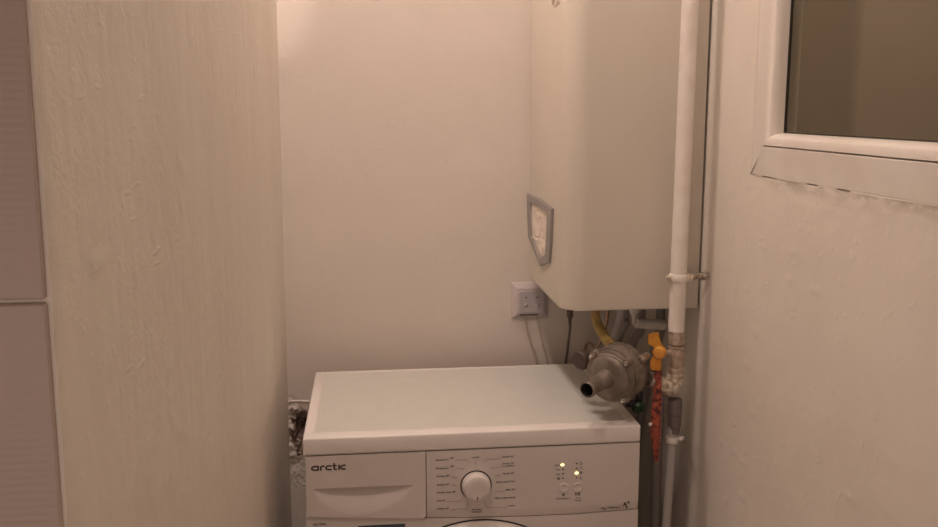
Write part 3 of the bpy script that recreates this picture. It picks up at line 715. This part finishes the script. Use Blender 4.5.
# ------------------------------------------------------------------ pipes and cable under the boiler
def zpipe(name, pts, r, m, label, cat='pipe', group=None, seg=16):
    bm = NB(); ps = [p for p in pts]; tube(bm, ps, r, seg, 8); return tag(obj(name, bm, m, origin=ps[-1]), label, cat, group)
def hang(px, Y, end): # point of the boiler's underside
    p = at(px, 311, Y=Y); return Vector((p.x, Y, hz0-.002))
def upw(p): return Vector((p.x, p.y, hz0-.002))
ZLOW = .02
a = at(621, 316, Y=.22); b = at(611, 345, Y=.24)
zpipe('steel_hose', [upw(a), a, b, Vector((b.x, .30, .88)), Vector((b.x+.03, .445, .80)), Vector((b.x+.03, .45, .3))], .0085, m_greypl, 'slanting grey pipe under the boiler, next right of the yellow hose')
a = at(606.5, 322, Y=.30); b = at(597, 348, Y=.32)
zpipe('thin_pipe', [upw(a+Vector((.004, 0, 0))), a, b, Vector((b.x, .44, .84)), Vector((b.x, .45, .3))], .0032, m_copper, 'thin pinkish pipe slanting down behind the yellow hose')
a = at(625.5, 318, Y=.26)
zpipe('water_pipe', [upw(a), a, Vector((a.x, .26, .97)), Vector((a.x+.02, .40, .87)), Vector((a.x+.02, .455, .6))], .0075, m_greypl, 'vertical grey water pipe under the boiler, left of the drain funnel')
a = at(641, 318, Y=.30)
zpipe('water_pipe', [upw(a), a, Vector((a.x, .30, .95)), Vector((a.x, .38, .87)), Vector((a.x, .455, .6))], .0095, m_greypl, 'wider grey water pipe directly under the drain funnel')
a = at(660, 330, Y=.30)
zpipe('water_pipe', [upw(a), a, Vector((a.x, .30, .95)), Vector((a.x, .38, .80)), Vector((a.x, .455, .6))], .010, m_greypl, 'shadowed grey water pipe behind the yellow valve handle')
# drain funnel
DF = thing('drain_funnel', 'pale plastic drain funnel with side branch under the boiler', 'drain fitting', at(634, 345, Y=.20))
f0 = at(634, 311, Y=.20); bm = NB(); fz = hz0-.002
lathe(bm, (f0.x, .20, fz), (0, 0, -1), [(0, 0), (0, .0125), (.034, .0125), (.046, .0095), (.056, .0040), (.072, .0030), (.072, 0)], 28); obj('funnel', bm, m_siph, DF)
bm = NB(); f1 = at(636, 323, Y=.20); f2 = at(664, 325, Y=.215); tube(bm, [f1, f1.lerp(f2, .5), f2], .0105, 20, 5); obj('side_branch', bm, m_siph, DF)
bm = NB(); box(bm, (f0.x+.014, .18, hz0-.022), (f0.x+.052, .23, hz0-.002), .004, 2); obj('black_connector', bm, m_blackpl, DF)
# grey cable with connector at the left corner
CB = thing('boiler_cable', 'dark cable hanging straight down from the left corner of the boiler', 'cable', at(567, 362, Y=.42))
a = at(570, 313, Y=.40); bm = NB(); box(bm, (a.x-.006, .393, a.z-.010), (a.x+.006, .407, hz0-.001), .002, 2); lathe(bm, (a.x, .40, a.z-.010), (0, 0, -1), [(0, .0045), (.016, .0030)], 14); obj('plug', bm, mat('dark_brown_plug', (.12, .09, .08), .5), CB)
b = at(567.5, 350, Y=.43); bm = NB(); tube(bm, [Vector((a.x, .40, a.z-.02)), at(569.8, 330, Y=.41), b, Vector((b.x, .45, .80)), Vector((b.x, .46, .5))], .0029, 10, 8); obj('cord', bm, mat('dark_grey_cable', (.16, .13, .12), .5), CB)
# short light stub at the corner of the boiler's underside, behind
a = at(560, 312, Y=.44); bm = NB(); lathe(bm, (a.x, .44, hz0-.002), (0, 0, -1), [(0, 0), (0, .006), (.030, .006), (.032, 0)], 16); tag(obj('pipe_stub', bm, m_siph, origin=(a.x, .44, hz0-.034)), 'short pale pipe stub under the boiler next to the wall socket', 'pipe')

# ------------------------------------------------------------------ red taped pipe and lower parts
tp = [at(658.3, 371, Y=PY-.026), at(657.5, 385, Y=PY-.024), at(657.0, 400, Y=PY-.022), at(655.8, 418, Y=PY-.02), at(655.6, 432, Y=PY-.018), at(656.2, 446, Y=PY-.018), at(656.2, 461, Y=PY-.018)]
bm = NB(); tube(bm, tp, [.0068, .0072, .0088, .0088, .0098, .0072, .0040], 20, 12, wob=lambda a, i: .16*nz(a*.8, i*.32, 2, 1.6)+.09*nz(math.cos(a)*2, math.sin(a)*2, i*.9, 1.2))
TPO = tag(obj('taped_pipe', bm, m_tape, origin=tp[-1]), 'pipe wrapped in rough red tape hanging under the yellow-handled valve', 'pipe')
bm = NB(); c = at(650.6, 424, Y=PY-.022); lathe(bm, c, (-.5, -.8, .1), [(0, 0), (0, .0035), (.004, .0032), (.0045, 0)], 14); tube(bm, [c, at(655, 423.5, Y=PY-.02)], .002, 8, 3)
obj('small_screw', bm, m_siph, TPO)
g0, g1 = at(675, 398, Y=PY), at(674.3, 433, Y=PY)
L = (g1-g0).length
bm = NB(); lathe(bm, g0, g1-g0, [(0, 0), (0, .006), (.002, .0125), (.006, .0135), (L*.45, .0135), (L*.47, .0125), (L*.80, .0125), (L*.82, .0105), (L, .0100), (L, 0)], 32)
LG = tag(obj('meter_coupling', bm, m_steel if False else mat('dark_steel', (.20, .17, .16), .5, metal=.4, bump=.3), origin=g1), 'dark cylindrical pipe coupling under the elbow, right of the red tape', 'pipe fitting')
l0 = at(672.8, 434, Y=PY); l1 = at(666.2, 527, Y=PY); dl = (l1-l0).normalized(); lend = l0+dl*((.002-l0.z)/dl.z)
bm = NB(); l00 = at(671.8, 445, Y=PY); tube(bm, [l00+(l0-l00)*.3, l00, lend], .0084, 22, 6); tag(obj('lower_pipe', bm, m_lowpipe, origin=lend), 'thin greyish vertical pipe running down beside the washing machine', 'pipe')
LC = thing('pipe_clamp', 'pale bracket clamp at the top of the thin lower pipe', 'clamp', at(672, 440, Y=PY))
cc = at(672, 439.5, Y=PY)
bm = NB(); band(bm, cc, -dl, .0084, .0024, .012); obj('band', bm, m_siph, LC)
bm = NB(); tube(bm, [cc+Vector((.009, 0, .001)), cc+Vector((.02, .002, .001)), at(683, 438, X=XR+.002)], [.0050, .0042, .0042], 12, 4); obj('threaded_rod', bm, m_siph, LC)
# dark vertical pipe in the shadow beside the thin pipe
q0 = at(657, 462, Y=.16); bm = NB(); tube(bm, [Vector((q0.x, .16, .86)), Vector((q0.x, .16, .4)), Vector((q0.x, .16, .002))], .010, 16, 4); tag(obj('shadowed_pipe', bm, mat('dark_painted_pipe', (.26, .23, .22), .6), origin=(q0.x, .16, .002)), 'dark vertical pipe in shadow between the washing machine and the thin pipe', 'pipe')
# green water tap behind the red tape
TG = thing('water_tap', 'small tap with dark green handle behind the right end of the washing machine', 'tap', at(637, 412, Y=.20))
c = at(638, 406, Y=.20); bm = NB(); lathe(bm, c+Vector((0, 0, -.012)), (0, 0, 1), [(0, 0), (0, .010), (.004, .0125), (.016, .0125), (.022, .008), (.022, 0)], 24, wob=lambda a, s: .06*math.cos(a*6)); obj('tap_handle', bm, m_green, TG)
bm = NB(); tube(bm, [c+Vector((0, .0, .008)), c+Vector((0, 0, .030)), c+Vector((.0, .06, .034)), Vector((c.x, .30, c.z+.034))], [.007, .008, .009, .009], 16, 6); lathe(bm, c+Vector((-.012, -.002, .006)), (-1, 0, 0), [(-.01, 0), (-.01, .006), (.008, .007), (.012, .0072), (.012, 0)], 16); obj('tap_body', bm, m_blackpl, TG)

# ------------------------------------------------------------------ wall socket and its two cables
SO = thing('wall_socket', 'square white double wall socket left of the boiler, above two thin cables', 'socket', at(530, 318, Y=YB))
sa, sb = at(512, 283.5, Y=YB-.012), at(548.5, 318.3, Y=YB-.012)
bm = NB(); zs_ = sorted((sa.z, sb.z)); 
R4 = []
for ins, y in ((0, YB+.004), (0, YB-.004), (.0015, YB-.006), (.012, YB-.013), (.014, YB-.013)):
    R4.append([bm.verts.new((x, y, z)) for x, z in ((sa.x+ins, zs_[0]+ins), (sb.x-ins, zs_[0]+ins), (sb.x-ins, zs_[1]-ins), (sa.x+ins, zs_[1]-ins))])
for a, b in zip(R4, R4[1:]):
    for k in range(4): bm.faces.new((a[k], a[(k+1) % 4], b[(k+1) % 4], b[k]))
bm.faces.new(R4[-1]); bm.faces.new(R4[0][::-1]); obj('cover_plate', bm, m_socket, SO, smooth=False)
i0, i1 = at(519.3, 291.5, Y=YB-.014), at(544, 312.2, Y=YB-.014)
bm = NB(); box(bm, (i0.x, YB-.0150, i1.z), (i1.x, YB-.010, i0.z), .0008, 1); ins_ = obj('insert', bm, m_socket2, SO, smooth=False)
for px in (526, 537.3):
    bm = NB(); c = at(px, 297.3, Y=YB-.015); box(bm, (c.x-.0022, YB-.0156, c.z-.0011), (c.x+.0022, YB-.0148, c.z+.0011)); obj('contact_hole', bm, m_dark, ins_, smooth=False)
    bm = NB(); c = at(px, 305, Y=YB-.015); lathe(bm, (c.x, YB-.0148, c.z), (0, -1, 0), [(0, 0), (0, .0046), (.0016, .0044), (.0028, .0028), (.0030, 0)], 20); obj('round_terminal', bm, m_socket2, ins_)
bm = NB(); c, e = at(520, 315.2, Y=YB-.013), at(538, 315.2, Y=YB-.013); box(bm, (c.x, YB-.0134, c.z-.0012), (e.x, YB-.0122, c.z+.0012)); obj('vent_slot', bm, m_print, SO, smooth=False)
for k, pts, lab in ((0, [(524.3, 317.5), (528, 332), (532.5, 347), (537, 362)], 'left of the two thin cables running down from the wall socket'), (1, [(536.5, 317.5), (540, 332), (543.2, 347), (547.5, 362)], 'right of the two thin cables running down from the wall socket')):
    ps = [at(x, y, Y=YB-.0075) for x, y in pts]; l = ps[-1]+(ps[-1]-ps[-2])*2.2; l.z = .66; bm = NB(); tube(bm, ps+[l], .0023, 10, 8)
    tag(obj('power_cable', bm, m_cable, origin=l), lab, 'cable')
